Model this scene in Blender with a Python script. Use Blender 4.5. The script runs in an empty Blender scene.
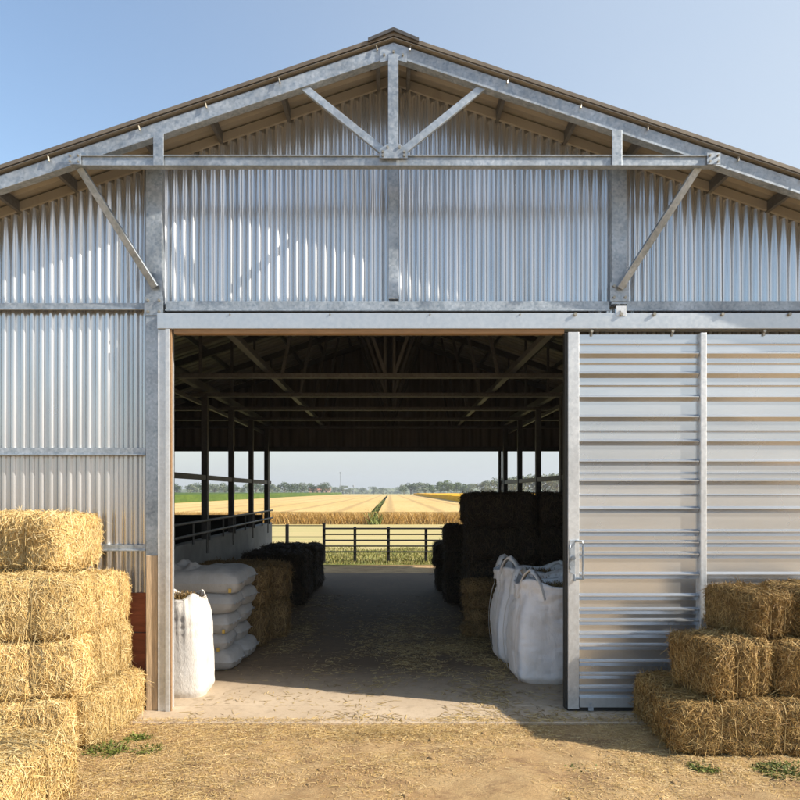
import bpy, math, random
import numpy as np
from mathutils import Vector, noise
random.seed(7); RNG = np.random.default_rng(7)
S = bpy.context.scene
COL = S.collection
HAZE = .0005
F = 673.0           # focal length in pixels of an 800 px frame

# ------------------------------------------------------------------ meshes
class MB:
    def __init__(s): s.v = []; s.f = []; s.m = []; s.n = 0; s.sm = []
    def add(s, v, f, mat=0, smooth=False):
        v = np.asarray(v, float).reshape(-1, 3)
        s.v.append(v)
        for q in f: s.f.append([i + s.n for i in q])
        s.m += [mat] * len(f); s.sm += [smooth] * len(f); s.n += len(v)
        return s
    def box(s, x0, x1, y0, y1, z0, z1, mat=0):
        v = [(x, y, z) for x in (x0, x1) for y in (y0, y1) for z in (z0, z1)]
        return s.add(v, [(0,1,3,2),(4,6,7,5),(0,4,5,1),(2,3,7,6),(0,2,6,4),(1,5,7,3)], mat)
    def beam(s, a, b, w, h, up=(0,0,1), mat=0):
        """rectangular bar a->b, w across, h along 'up'"""
        a = Vector(a); b = Vector(b); d = (b - a).normalized(); up = Vector(up)
        side = d.cross(up).normalized(); u = side.cross(d).normalized()
        v = []
        for p in (a, b):
            for i, j in ((-1,-1),(1,-1),(1,1),(-1,1)):
                v.append(tuple(p + side * (i*w/2) + u * (j*h/2)))
        return s.add(v, [(0,3,2,1),(4,5,6,7),(0,1,5,4),(1,2,6,5),(2,3,7,6),(3,0,4,7)], mat)
    def prism(s, pts, axis_from, axis_to, mat=0, axis='Y'):
        """closed polygon in the two other axes, extruded"""
        n = len(pts); v = []
        for c in (axis_from, axis_to):
            for p, q in pts:
                v.append({'Y': (p, c, q), 'X': (c, p, q), 'Z': (p, q, c)}[axis])
        f = [tuple(range(n)), tuple(range(2*n-1, n-1, -1))] + [(i, (i+1) % n + 0, (i+1) % n + n, i + n) for i in range(n)]
        return s.add(v, f, mat)
    def tube(s, pts, r, seg=8, mat=0, cap=True):
        pts = [Vector(p) for p in pts]; v = []; n = len(pts)
        for i, p in enumerate(pts):
            d = (pts[min(i+1, n-1)] - pts[max(i-1, 0)]).normalized()
            a = d.orthogonal().normalized() if abs(d.z) < .99 else Vector((1,0,0))
            if abs(d.z) < .99: a = d.cross(Vector((0,0,1))).normalized()
            b = d.cross(a)
            for k in range(seg):
                t = 2*math.pi*k/seg; v.append(tuple(p + (a*math.cos(t) + b*math.sin(t)) * r))
        f = [(i*seg+k, i*seg+(k+1) % seg, (i+1)*seg+(k+1) % seg, (i+1)*seg+k) for i in range(n-1) for k in range(seg)]
        s.add(v, f, mat, True)
        if cap:
            s.add(v[:seg], [tuple(range(seg))[::-1]], mat); s.add(v[-seg:], [tuple(range(seg))], mat)
        return s
    def ribbons(s, P, D, W, L, width, mat=0, bend=None):
        """P base, D direction, W width dir, L length (N), bend offset vectors"""
        N = len(P); L = np.asarray(L).reshape(-1,1); w = np.asarray(width).reshape(-1,1)
        if bend is None: bend = np.zeros_like(P)
        v = np.empty((N, 6, 3))
        M = P + D*L*.5 + bend*.35; E = P + D*L + bend
        v[:,0] = P - W*w/2; v[:,1] = P + W*w/2; v[:,2] = M - W*w/2; v[:,3] = M + W*w/2
        v[:,4] = E - W*w*.3; v[:,5] = E + W*w*.3
        base = np.arange(N)[:,None]*6 + s.n
        q = np.concatenate([base + np.array([0,1,3,2]), base + np.array([2,3,5,4])], axis=1).reshape(-1, 4)
        s.v.append(v.reshape(-1,3)); s.f += q.tolist(); s.m += [mat]*len(q); s.sm += [False]*len(q); s.n += N*6
        return s
    def mesh(s, name, mats):
        me = bpy.data.meshes.new(name)
        V = np.concatenate(s.v) if s.v else np.zeros((0,3))
        ls = np.array([len(q) for q in s.f], dtype=np.int32)
        flat = np.fromiter((i for q in s.f for i in q), dtype=np.int32, count=int(ls.sum()))
        me.vertices.add(len(V)); me.vertices.foreach_set('co', V.astype(np.float32).ravel())
        me.loops.add(len(flat)); me.loops.foreach_set('vertex_index', flat)
        me.polygons.add(len(ls))
        me.polygons.foreach_set('loop_start', np.concatenate([[0], np.cumsum(ls)[:-1]]).astype(np.int32))
        me.polygons.foreach_set('material_index', np.array(s.m, dtype=np.int32))
        me.polygons.foreach_set('use_smooth', np.array(s.sm, dtype=bool))
        me.update(calc_edges=True); me.validate()
        for m in (mats if isinstance(mats, (list, tuple)) else [mats]): me.materials.append(m)
        return me
    def build(s, name, mats, parent=None, bevel=0):
        o = bpy.data.objects.new(name, s.mesh(name, mats)); COL.objects.link(o)
        if parent: o.parent = parent
        if bevel:
            b = o.modifiers.new('bevel', 'BEVEL'); b.width = bevel; b.segments = 2; b.limit_method = 'ANGLE'
        return o

def tag(o, label=None, cat=None, group=None, kind=None):
    if label: o['label'] = label
    if cat: o['category'] = cat
    if group: o['group'] = group
    if kind: o['kind'] = kind
    return o
def empty(name, loc=(0,0,0), rz=0, label=None, cat=None, group=None):
    o = bpy.data.objects.new(name, None); COL.objects.link(o); o.empty_display_size = .1
    o.location = loc; o.rotation_euler = (0, 0, rz)
    return tag(o, label, cat, group)
def fix_normals(o):
    import bmesh
    bm = bmesh.new(); bm.from_mesh(o.data); bmesh.ops.recalc_face_normals(bm, faces=bm.faces); bm.to_mesh(o.data); bm.free()
    return o
def copy_tree(o, parent=None):
    c = o.copy(); COL.objects.link(c); c.parent = parent
    for ch in list(o.children): copy_tree(ch, c)
    return c

# ------------------------------------------------------------------ materials
class NT:
    def __init__(s, name):
        s.mat = bpy.data.materials.new(name); s.mat.use_nodes = True
        s.t = s.mat.node_tree; s.b = s.t.nodes['Principled BSDF']; s._c = None
    def n(s, typ, **k):
        o = s.t.nodes.new(typ)
        for a, b in k.items():
            if a in o.inputs: o.inputs[a].default_value = b
            else: setattr(o, a, b)
        return o
    def l(s, a, b): s.t.links.new(a, b)
    def coord(s, scale=(1,1,1), obj=True):
        tc = s.n('ShaderNodeTexCoord'); mp = s.n('ShaderNodeMapping')
        mp.inputs['Scale'].default_value = scale
        s.l(tc.outputs['Object'], mp.inputs['Vector']); return mp.outputs['Vector']
    def noise(s, scale, detail=4, vec=None, rough=.55, dist=0):
        o = s.n('ShaderNodeTexNoise'); o.inputs['Scale'].default_value = scale; o.inputs['Detail'].default_value = detail
        o.inputs['Roughness'].default_value = rough; o.inputs['Distortion'].default_value = dist
        s.l(vec if vec is not None else s.coord(), o.inputs['Vector']); return o.outputs['Fac']
    def ramp(s, fac, stops, interp='LINEAR'):
        r = s.n('ShaderNodeValToRGB'); cr = r.color_ramp; cr.interpolation = interp
        while len(cr.elements) < len(stops): cr.elements.new(.5)
        for e, (p, c) in zip(cr.elements, stops):
            e.position = p; e.color = (*c, 1) if len(c) == 3 else c
        s.l(fac, r.inputs['Fac']); return r.outputs['Color']
    def mix(s, fac, a, b, mode='MIX'):
        m = s.n('ShaderNodeMix'); m.data_type = 'RGBA'; m.blend_type = mode
        for sock, val in ((m.inputs[0], fac), (m.inputs[6], a), (m.inputs[7], b)):
            if hasattr(val, 'is_output'): s.l(val, sock)
            else: sock.default_value = val if isinstance(val, (int, float)) else (*val, 1)
        return m.outputs[2]
    def bump(s, h, strength=.3, dist=.01):
        b = s.n('ShaderNodeBump'); b.inputs['Strength'].default_value = strength; b.inputs['Distance'].default_value = dist
        s.l(h, b.inputs['Height']); s.l(b.outputs['Normal'], s.b.inputs['Normal'])
    def base(s, c):
        if hasattr(c, 'is_output'): s.l(c, s.b.inputs['Base Color'])
        else: s.b.inputs['Base Color'].default_value = (*c, 1)
    def set(s, **k):
        for a, v in k.items():
            i = s.b.inputs[a.replace('_', ' ')]
            if hasattr(v, 'is_output'): s.l(v, i)
            else: i.default_value = v
        return s
g = lambda v: (v, v, v)

def galvanised(name, lo, hi, metal=.7, r0=.35, r1=.6, spangle=1.0, stain=.35):
    m = NT(name); c = m.coord()
    vo = m.n('ShaderNodeTexVoronoi'); vo.inputs['Scale'].default_value = 55; m.l(c, vo.inputs['Vector'])
    big = m.noise(3.5, 5, c); fine = m.noise(28, 4, c)
    a = m.ramp(vo.outputs['Color'], [(.1, lo), (.9, hi)])
    b = m.ramp(fine, [(.3, lo), (.7, hi)])
    col = m.mix(.5*spangle, b, a)
    st = m.ramp(big, [(.3, g(1-stain)), (.62, g(1))])
    m.base(m.mix(1.0, col, st, 'MULTIPLY'))
    m.set(Metallic=metal, Roughness=m.ramp(fine, [(.25, g(r0)), (.75, g(r1))]))
    m.bump(fine, .12, .004)
    return m.mat
def sheet_metal(name, lo, hi, metal, r0, r1, axis=(6, 6, .5), dirt=(.30,.27,.23), dirt_amt=.35):
    m = NT(name)
    st = m.noise(1.0, 6, m.coord(axis), .6); cl = m.noise(1.3, 4, m.coord()); fi = m.noise(60, 3, m.coord())
    a = m.mix(m.ramp(st, [(.35, g(0)), (.65, g(1))]), lo, hi)
    d = m.ramp(m.noise(2.2, 7, m.coord((3, 3, .8)), .68), [(.56, g(0)), (.78, g(dirt_amt))])
    m.base(m.mix(d, a, dirt))
    m.set(Metallic=metal, Roughness=m.ramp(cl, [(.3, g(r0)), (.7, g(r1))]))
    m.bump(fi, .06, .002)
    return m.mat
def straw_mat(name, cols, body, dark=.25):
    m = NT(name); ge = m.n('ShaderNodeNewGeometry')
    c = m.ramp(ge.outputs['Random Per Island'], [(i/(len(cols)-1), k) for i, k in enumerate(cols)])
    n = m.noise(5, 3)
    c2 = m.mix(1.0, c, m.ramp(n, [(.3, g(.78)), (.7, g(1.08))]), 'MULTIPLY')
    oi = m.n('ShaderNodeObjectInfo')
    c2 = m.mix(1.0, c2, m.ramp(oi.outputs['Random'], [(0, (.80,.78,.74)), (1, (1.06,1.04,1.02))]), 'MULTIPLY')
    m.base(c2); m.set(Roughness=.62); m.b.inputs['Specular IOR Level'].default_value = .35
    k = NT(name + ' core'); nn = k.noise(90, 4, k.coord((1,1,1)), .7)
    k.base(k.mix(k.ramp(nn, [(.3, g(0)), (.7, g(1))]), tuple(x*.55 for x in body), body)); k.set(Roughness=.9)
    k.bump(nn, .9, .02)
    return m.mat, k.mat

M = {}
M['galv'] = galvanised('galvanised steel', (.27,.33,.39), (.54,.60,.67), metal=.55, r0=.38, r1=.62)
M['galv_light'] = galvanised('pale galvanised steel', (.55,.58,.61), (.72,.75,.78), metal=.55, r0=.32, r1=.5, stain=.15)
M['track'] = galvanised('track steel', (.48,.53,.58), (.56,.61,.66), metal=.6, r0=.3, r1=.42, spangle=.3, stain=.08)
M['wall_sheet'] = sheet_metal('zinc cladding', (.50,.52,.54), (.65,.66,.68), .75, .18, .28, dirt_amt=.18)
M['door_sheet'] = sheet_metal('zinc door sheeting', (.55,.575,.60), (.66,.68,.70), .8, .2, .3, axis=(.5,2,5), dirt_amt=.05)
M['roof_sheet'] = sheet_metal('roof sheeting', (.27,.255,.23), (.38,.36,.325), .3, .45, .65, axis=(.6,8,.6), dirt=(.16,.13,.10), dirt_amt=.5)
M['dark_steel'] = galvanised('dark frame steel', (.075,.075,.078), (.13,.13,.13), metal=.4, r0=.5, r1=.7, stain=.3)  # dark tone for the inner frame and the ridge cap
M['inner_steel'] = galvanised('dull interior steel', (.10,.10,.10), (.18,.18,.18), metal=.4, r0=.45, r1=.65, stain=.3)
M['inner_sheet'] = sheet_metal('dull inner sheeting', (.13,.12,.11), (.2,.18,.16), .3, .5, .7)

def simple(name, c, rough=.7, metal=0, var=.25, scale=8, bump=.1, stretch=(1,1,1)):
    m = NT(name); n = m.noise(scale, 6, m.coord(stretch), .62)
    m.base(m.mix(1.0, c, m.ramp(n, [(.25, g(1-var)), (.75, g(1+var*.4))]), 'MULTIPLY'))
    m.set(Roughness=rough, Metallic=metal); m.bump(n, bump*3, .006); return m.mat
M['verge'] = sheet_metal('weathered verge metal', (.13,.11,.09), (.19,.165,.13), .2, .5, .7)
M['rubber'] = simple('black rubber', (.02,.02,.02), .6)
M['wood_post'] = simple('pale weathered timber', (.56,.42,.27), .75, var=.45, scale=5, stretch=(14,14,1.1), bump=.2)
M['wood_trim'] = simple('warm timber trim', (.34,.21,.11), .6, var=.3, scale=5, stretch=(1,12,12))
M['red_board'] = simple('red brown board', (.34,.10,.04), .7, var=.5, scale=4, stretch=(1.2,9,9))
M['bolt'] = simple('zinc bolt', (.36,.34,.29), .4, .6)
M['black_gate'] = simple('black painted tube', (.018,.018,.02), .45)
M['dark_board'] = simple('dark stained boarding', (.022,.02,.018), .8, stretch=(1,1,8))
M['concrete_wall'] = simple('grey concrete wall', (.40,.40,.385), .85, var=.4, scale=2.2, bump=.12)

def concrete_floor():
    m = NT('dusty concrete'); n1 = m.noise(1.1, 8, m.coord(), .62); n2 = m.noise(9, 6, m.coord(), .7); n3 = m.noise(.55, 4, m.coord((1,.5,1)), .5)
    a = m.mix(m.ramp(n1, [(.35, g(0)), (.65, g(1))]), (.46,.36,.25), (.58,.47,.34))
    b = m.mix(m.ramp(n2, [(.5, g(0)), (.78, g(.55))]), a, (.2,.14,.085))
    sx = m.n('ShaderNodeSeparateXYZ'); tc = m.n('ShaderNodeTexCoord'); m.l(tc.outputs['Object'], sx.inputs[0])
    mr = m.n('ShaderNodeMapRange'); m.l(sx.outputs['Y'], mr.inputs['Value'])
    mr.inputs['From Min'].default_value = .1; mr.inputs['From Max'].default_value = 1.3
    # trodden earth and straw dust further in, with indoor shade darkened into the colour
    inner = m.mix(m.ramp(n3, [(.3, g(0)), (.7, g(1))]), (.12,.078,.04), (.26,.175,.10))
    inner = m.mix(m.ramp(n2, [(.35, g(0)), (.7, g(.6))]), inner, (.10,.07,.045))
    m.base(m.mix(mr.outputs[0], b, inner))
    m.set(Roughness=.88); m.bump(n2, .35, .01); return m.mat
M['floor'] = concrete_floor()
def yard():
    m = NT('dry yard earth'); n1 = m.noise(.8, 6, m.coord(), .6); n2 = m.noise(6, 8, m.coord(), .7); n3 = m.noise(45, 6, m.coord((1,1.6,1)), .8, 1.0)
    a = m.mix(m.ramp(n1, [(.38, g(0)), (.62, g(1))]), (.42,.265,.12), (.55,.375,.18))
    a = m.mix(m.ramp(n2, [(.45, g(0)), (.7, g(.7))]), a, (.63,.46,.24))
    a = m.mix(m.ramp(n3, [(.5, g(0)), (.72, g(.75))]), a, (.26,.155,.07))
    a = m.mix(m.ramp(m.noise(2.6, 9, m.coord((1,1.8,1)), .75), [(.50, g(0)), (.62, g(.75))]), a, (.25,.145,.07))
    m.base(a); m.set(Roughness=.95); m.bump(m.mix(.5, n2, n3), .9, .03); return m.mat
M['yard'] = yard()
def field_mat(name, a, b, c, sx=(1,1,1), s1=1.2, s2=14, bump=.5):
    m = NT(name); n1 = m.noise(s1, 6, m.coord(sx), .6); n2 = m.noise(s2, 5, m.coord(sx), .7)
    x = m.mix(m.ramp(n1, [(.35, g(0)), (.65, g(1))]), a, b)
    x = m.mix(m.ramp(n2, [(.45, g(0)), (.7, g(.7))]), x, c)
    m.base(x); m.set(Roughness=.95); m.b.inputs['Specular IOR Level'].default_value = .1; m.bump(n2, bump, .05); return m.mat
M['grass_ground'] = field_mat('grassy verge', (.20,.22,.06), (.36,.32,.13), (.12,.15,.04), (1,1.5,1), .7, 9)
M['stubble'] = field_mat('pale stubble', (.50,.40,.19), (.42,.38,.16), (.60,.48,.25), (.12,1.2,1), .9, 3)
M['far_ground'] = field_mat('far meadow', (.24,.25,.10), (.36,.33,.15), (.20,.22,.08), (.02,.1,1), .5, 2)
M['corn'] = field_mat('green maize crop', (.06,.105,.02), (.10,.15,.03), (.04,.07,.015), (.3,.15,1), 1, 5)
M['rape'] = field_mat('yellow flowering crop', (.72,.38,.01), (.78,.44,.02), (.5,.28,.02), (.3,.15,1), 1, 5)
def wheat_top():
    m = NT('ripe wheat canopy'); n1 = m.noise(.12, 5, m.coord((1,.25,1)), .6); n2 = m.noise(3, 6, m.coord((1,.25,1)), .7)
    a = m.mix(m.ramp(n1, [(.35, g(0)), (.65, g(1))]), (.60,.41,.16), (.68,.49,.22))
    a = m.mix(m.ramp(n2, [(.45, g(0)), (.75, g(.6))]), a, (.42,.28,.11))
    w = m.n('ShaderNodeTexWave'); w.wave_type = 'BANDS'; w.bands_direction = 'X'; w.inputs['Scale'].default_value = .11
    w.inputs['Distortion'].default_value = .25; w.inputs['Detail'].default_value = 2; m.l(m.coord(), w.inputs['Vector'])
    a = m.mix(m.ramp(w.outputs['Fac'], [(.0, g(.7)), (.16, g(0))]), a, (.40,.27,.12))
    m.base(a); m.set(Roughness=.95); m.b.inputs['Specular IOR Level'].default_value = .1; m.bump(n2, .6, .08); return m.mat
M['wheat'] = wheat_top()

STRAW, STRAW_CORE = straw_mat('golden straw', [(.50,.32,.11),(.70,.50,.20),(.80,.62,.30),(.84,.70,.40),(.74,.54,.22),(.60,.40,.14)], (.58,.40,.17))
STRAW_R, STRAW_R_CORE = straw_mat('shade darkened straw', [(.13,.07,.02),(.30,.18,.055),(.44,.29,.10),(.58,.42,.18),(.34,.21,.06),(.2,.115,.03)], (.20,.12,.036))  # right stack's shade and grazing light are darkened into this straw colour
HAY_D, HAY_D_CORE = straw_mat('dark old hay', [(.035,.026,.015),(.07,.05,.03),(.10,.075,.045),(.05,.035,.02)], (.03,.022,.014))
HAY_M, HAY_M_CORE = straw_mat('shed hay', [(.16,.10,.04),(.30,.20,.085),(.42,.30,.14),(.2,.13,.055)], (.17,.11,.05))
LITTER, _x = straw_mat('loose straw', [(.28,.17,.06),(.50,.34,.12),(.70,.52,.24),(.78,.63,.36),(.58,.41,.16),(.42,.27,.09)], (.4,.3,.1))
STRAW_F, _x = straw_mat('aisle straw', [(.22,.15,.06),(.44,.31,.13),(.62,.48,.23),(.70,.56,.30),(.34,.24,.1)], (.4,.3,.1))
GREEN, _x = straw_mat('green blades', [(.06,.09,.015),(.13,.17,.03),(.22,.24,.06),(.10,.13,.02)], (.1,.1,.05))
DRYGRASS, _x = straw_mat('drying grass', [(.14,.17,.04),(.27,.27,.08),(.44,.38,.16),(.20,.22,.05)], (.1,.1,.05))
WHEAT_ST, _x = straw_mat('wheat stalks', [(.42,.24,.06),(.60,.38,.12),(.70,.50,.22),(.52,.30,.08)], (.1,.1,.05))
def leaf_mat(name, a, b):
    m = NT(name); ge = m.n('ShaderNodeNewGeometry'); m.base(m.ramp(ge.outputs['Random Per Island'], [(0, a), (1, b)])); m.set(Roughness=.8); return m.mat
LEAF = [leaf_mat('dark foliage', (.035,.06,.02), (.09,.13,.04)), leaf_mat('mid foliage', (.06,.10,.025), (.13,.18,.05)), leaf_mat('grey green foliage', (.13,.16,.10), (.24,.27,.18))]
BARK = simple('bark', (.12,.09,.06), .9)

def woven(name, c, dirt):
    m = NT(name)
    n = m.noise(7, 6, m.coord(), .6); w = m.noise(260, 2, m.coord((1,1,.15)), .5)
    d = m.ramp(m.noise(3.2, 7, m.coord(), .7), [(.48, g(0)), (.75, g(.55))])
    m.base(m.mix(d, c, dirt)); m.set(Roughness=.6); m.b.inputs['Sheen Weight'].default_value = .1
    cr = m.noise(9, 5, m.coord((1.3,1.3,.55)), .6, 1.2); m.bump(m.mix(.3, cr, w), .5, .02); return m.mat
M['bag_white'] = woven('white woven plastic', (.64,.62,.59), (.50,.43,.33))
M['bag_grey'] = woven('grey white woven plastic', (.42,.42,.42), (.28,.25,.21))
M['bag_pale'] = woven('pale woven plastic', (.86,.85,.86), (.50,.44,.36))
M['strap'] = simple('white webbing', (.80,.79,.78), .6, var=.12)
M['tag'] = simple('yellow paper tag', (.62,.42,.10), .7)
M['grain'] = simple('yellow grain feed', (.50,.34,.10), .8, var=.6, scale=60, bump=.4)
M['twine'] = simple('baler twine', (.36,.26,.11), .7)

# ------------------------------------------------------------------ world, sun, camera
sun_to = Vector((1, -.29, .66)).normalized()
el = math.asin(sun_to.z); az = math.atan2(sun_to.x, sun_to.y)   # clockwise from +Y
w = bpy.data.worlds.new('World'); S.world = w; w.use_nodes = True
nt = w.node_tree; bg = nt.nodes['Background']; sky = nt.nodes.new('ShaderNodeTexSky')
sky.sky_type = 'NISHITA'; sky.sun_disc = False; sky.sun_elevation = el; sky.sun_rotation = az
sky.air_density = 1.25; sky.dust_density = 1.5; sky.ozone_density = 1.6; sky.altitude = 50
# pale brightening painted into the sky colour, stronger on the sun's side
tc_ = nt.nodes.new('ShaderNodeTexCoord'); sp_ = nt.nodes.new('ShaderNodeSeparateXYZ'); nt.links.new(tc_.outputs['Generated'], sp_.inputs[0])
mr_ = nt.nodes.new('ShaderNodeMapRange'); mr_.interpolation_type = 'SMOOTHSTEP'; mr_.inputs['From Min'].default_value = -.55; mr_.inputs['From Max'].default_value = .75; mr_.inputs['To Max'].default_value = .85
nt.links.new(sp_.outputs['X'], mr_.inputs['Value'])
nz_ = nt.nodes.new('ShaderNodeTexNoise'); nz_.inputs['Scale'].default_value = 1.6; nz_.inputs['Detail'].default_value = 5
mp_ = nt.nodes.new('ShaderNodeMapping'); mp_.inputs['Scale'].default_value = (1, 1, 3); nt.links.new(tc_.outputs['Generated'], mp_.inputs[0]); nt.links.new(mp_.outputs[0], nz_.inputs['Vector'])
m2_ = nt.nodes.new('ShaderNodeMapRange'); m2_.inputs['To Min'].default_value = .7; m2_.inputs['To Max'].default_value = 1.1; nt.links.new(nz_.outputs['Fac'], m2_.inputs['Value'])
mu_ = nt.nodes.new('ShaderNodeMath'); mu_.operation = 'MULTIPLY'; nt.links.new(mr_.outputs[0], mu_.inputs[0]); nt.links.new(m2_.outputs[0], mu_.inputs[1])
mx_ = nt.nodes.new('ShaderNodeMix'); mx_.data_type = 'RGBA'; nt.links.new(mu_.outputs[0], mx_.inputs[0]); nt.links.new(sky.outputs[0], mx_.inputs[6]); mx_.inputs[7].default_value = (2.9, 3.2, 3.5, 1)
mz_ = nt.nodes.new('ShaderNodeMapRange'); mz_.interpolation_type = 'SMOOTHSTEP'; nt.links.new(sp_.outputs['Z'], mz_.inputs['Value'])
for k_, v_ in (('From Min', 0), ('From Max', .2), ('To Min', .8), ('To Max', 0)): mz_.inputs[k_].default_value = v_
mh_ = nt.nodes.new('ShaderNodeMix'); mh_.data_type = 'RGBA'; nt.links.new(mz_.outputs[0], mh_.inputs[0]); nt.links.new(mx_.outputs[2], mh_.inputs[6]); mh_.inputs[7].default_value = (2.6, 2.85, 3.05, 1)
nt.links.new(mh_.outputs[2], bg.inputs[0]); bg.inputs[1].default_value = .13
sl = bpy.data.lights.new('sun', 'SUN'); sl.energy = 4.35; sl.angle = math.radians(.55); sl.color = (1, .90, .76)
so = bpy.data.objects.new('sun', sl); COL.objects.link(so); so.rotation_euler = sun_to.to_track_quat('Z', 'Y').to_euler(); so.location = (20, -10, 15)
cd = bpy.data.cameras.new('camera'); cam = bpy.data.objects.new('camera', cd); COL.objects.link(cam)
cam.location = (0, -5.5, 1.75); cam.rotation_euler = (math.radians(90), 0, 0)
cd.sensor_width = 36; cd.lens = F/800*36; cd.shift_x = 10/800; cd.shift_y = 92/800; cd.clip_start = .05; cd.clip_end = 6000
S.camera = cam
S.view_settings.view_transform = 'Standard'; S.view_settings.look = 'None'; S.view_settings.gamma = 1
S.view_settings.exposure = EXPOSURE if 'EXPOSURE' in globals() else 0.9
S.render.engine = 'CYCLES'; S.cycles.use_denoising = True; S.cycles.max_bounces = 8; S.cycles.diffuse_bounces = 5

# ------------------------------------------------------------------ ground and fields
def yard_h(x, y):
    if y > -.38: return -.03
    v = Vector((x, y, 0))
    k = min(1, (-.38 - y)/.5)
    return k*(.032*noise.noise(v*1.1) + .020*noise.noise(v*3.7) + .013*noise.noise(v*9) - .018*math.exp(-((x-.9+.15*y)/.13)**2) - .016*math.exp(-((x+.75+.1*y)/.13)**2)) - .012*(1-k)
xs = np.unique(np.concatenate([[-3000,-1500,-600,-200,-80,-30,-15,-9], np.linspace(-6,6,241), [9,15,30,80,200,600,1500,3000]]))
ys = np.unique(np.concatenate([[-3000,-800,-200,-60,-25,-12], np.linspace(-7,-.36,150), [-.34,0,4,9,14,30,80,200,600,1500,3000]]))
V = [(x, y, yard_h(x, y) if abs(x) < 8 and y > -8 else -.03 if y > -.4 else 0) for y in ys for x in xs]
nx = len(xs)
Fc = [(j*nx+i, j*nx+i+1, (j+1)*nx+i+1, (j+1)*nx+i) for j in range(len(ys)-1) for i in range(nx-1)]
b = MB(); b.add(V, Fc, 0, True); tag(b.build('ground', M['yard']), kind='structure')
def sheet(name, x0, x1, y0, y1, z, mat, edge=0, th=None):
    b = MB()
    if edge:
        n = 60; t = np.linspace(0, 1, n); pts = [(x0+(x1-x0)*k, y0+edge*noise.noise(Vector((k*23, y0, 3)))) for k in t] + [(x1-(x1-x0)*k, y1) for k in t]
        for i in range(n-1):
            a, c = pts[i], pts[i+1]; b.add([(a[0],a[1],z),(c[0],c[1],z),(c[0],y1,z),(a[0],y1,z)], [(0,1,2,3)])
    else: b.add([(x0,y0,z),(x1,y0,z),(x1,y1,z),(x0,y1,z)], [(0,1,2,3)])
    return tag(b.build(name, mat), kind='structure')
sheet('grass_verge', -40, 40, 10.9, 16.2, -.022, M['grass_ground'], edge=.7)
sheet('stubble_field', -90, 90, 15.2, 60, -.014, M['stubble'], edge=1.2)
sheet('far_meadow', -2500, 2500, 120, 2900, -.010, M['far_ground'])

# the barn floor slab
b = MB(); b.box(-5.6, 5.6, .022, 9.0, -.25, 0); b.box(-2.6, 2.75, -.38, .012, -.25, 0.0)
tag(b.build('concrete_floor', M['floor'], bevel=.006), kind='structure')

# crops: raised blocks with their own height
def crop(name, outline, h, mat, step=None):
    """outline: list of (x, y) front edge then far edge, as strips"""
    b = MB(); n = len(outline[0]); f, k = outline
    for i in range(n-1):
        a, c, d, e = f[i], f[i+1], k[i+1], k[i]
        rows = 14; prev = None; vv = []
        for j in range(rows+1):
            t = (j/rows)**1.6
            for p, q in ((a, e), (c, d)):
                x = p[0]+(q[0]-p[0])*t; y = p[1]+(q[1]-p[1])*t
                vv.append((x, y, h + .05*noise.noise(Vector((x*.7, y*.4, 1)))))
        b.add(vv, [(2*j, 2*j+1, 2*j+3, 2*j+2) for j in range(rows)], 0, True)
        b.add([(a[0],a[1],-.02),(c[0],c[1],-.02),vv[1],vv[0]], [(0,1,2,3)])
    return tag(b.build(name, mat), kind='structure')
def line(x0, x1, y0, y1, n=60): return [(x0+(x1-x0)*i/(n-1), y0+(y1-y0)*i/(n-1)) for i in range(n)]
crop('wheat_field_west', (line(-80, -1.06, 31.6, 31.6, 90), line(-80, -1.06, 300, 300, 90)), .66, M['wheat'])
crop('wheat_field_east', (line(-.62, 75, 31.6, 31.6, 90), line(-.62, 75, 300, 300, 90)), .66, M['wheat'])
crop('maize_field', (line(-21.2, -22.5, 34, 310, 60), line(-150, -150, 34, 310, 60)), 1.5, M['corn'])
crop('flower_field', (line(7.7, 8.6, 46, 240, 60), line(95, 110, 46, 240, 60)), 1.3, M['rape'])

def blades(name, n, xr, yr, hr, wd, mat, z=-.02, lean=.35, dens=None, label=None, cat=None, kind='stuff', clump=None):
    P = np.stack([RNG.uniform(*xr, n), RNG.uniform(*yr, n), np.full(n, z)], 1)
    if dens is not None:
        k = np.array([dens(p[0], p[1]) for p in P]); P = P[RNG.random(n) < k]
    n = len(P); a = RNG.uniform(0, 2*np.pi, n); ln = RNG.uniform(0, lean, n)
    D = np.stack([np.cos(a)*ln, np.sin(a)*ln, np.ones(n)], 1); D /= np.linalg.norm(D, axis=1)[:,None]
    c = RNG.uniform(-.8, .8, n); W = np.stack([np.cos(c), np.sin(c), np.zeros(n)], 1)
    L = RNG.uniform(*hr, n); bend = np.stack([np.cos(a), np.sin(a), -.3*np.ones(n)], 1)*(L*.25)[:,None]
    b = MB(); b.ribbons(P, D, W, L, np.full(n, wd), 0, bend); o = b.build(name, mat)
    return tag(o, label, cat, kind=kind)
blades('wheat_stalks', 60000, (-28, 28), (31.1, 32.8), (.45, .76), .02, WHEAT_ST, label='ripe orange gold wheat stalks along the near edge of the field', cat='wheat',
       dens=lambda x, y: 0 if -1.06 < x < -.62 else min(1, .35+1.2*(y-31.0)) )
blades('field_weeds', 4500, (-1.15, -.5), (30.8, 90), (.35, .78), .05, GREEN, label='green weeds filling the track between the two wheat plots', cat='weeds')
blades('verge_grass', 60000, (-8, 8), (10.9, 15.5), (.03, .10), .012, DRYGRASS, label='short green and yellow grass under and behind the metal fence', cat='grass',
       dens=lambda x, y: max(0, min(1, .55 + .8*noise.noise(Vector((x*.9, y*1.2, 0))) - .12*max(0, y-13))))

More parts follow.
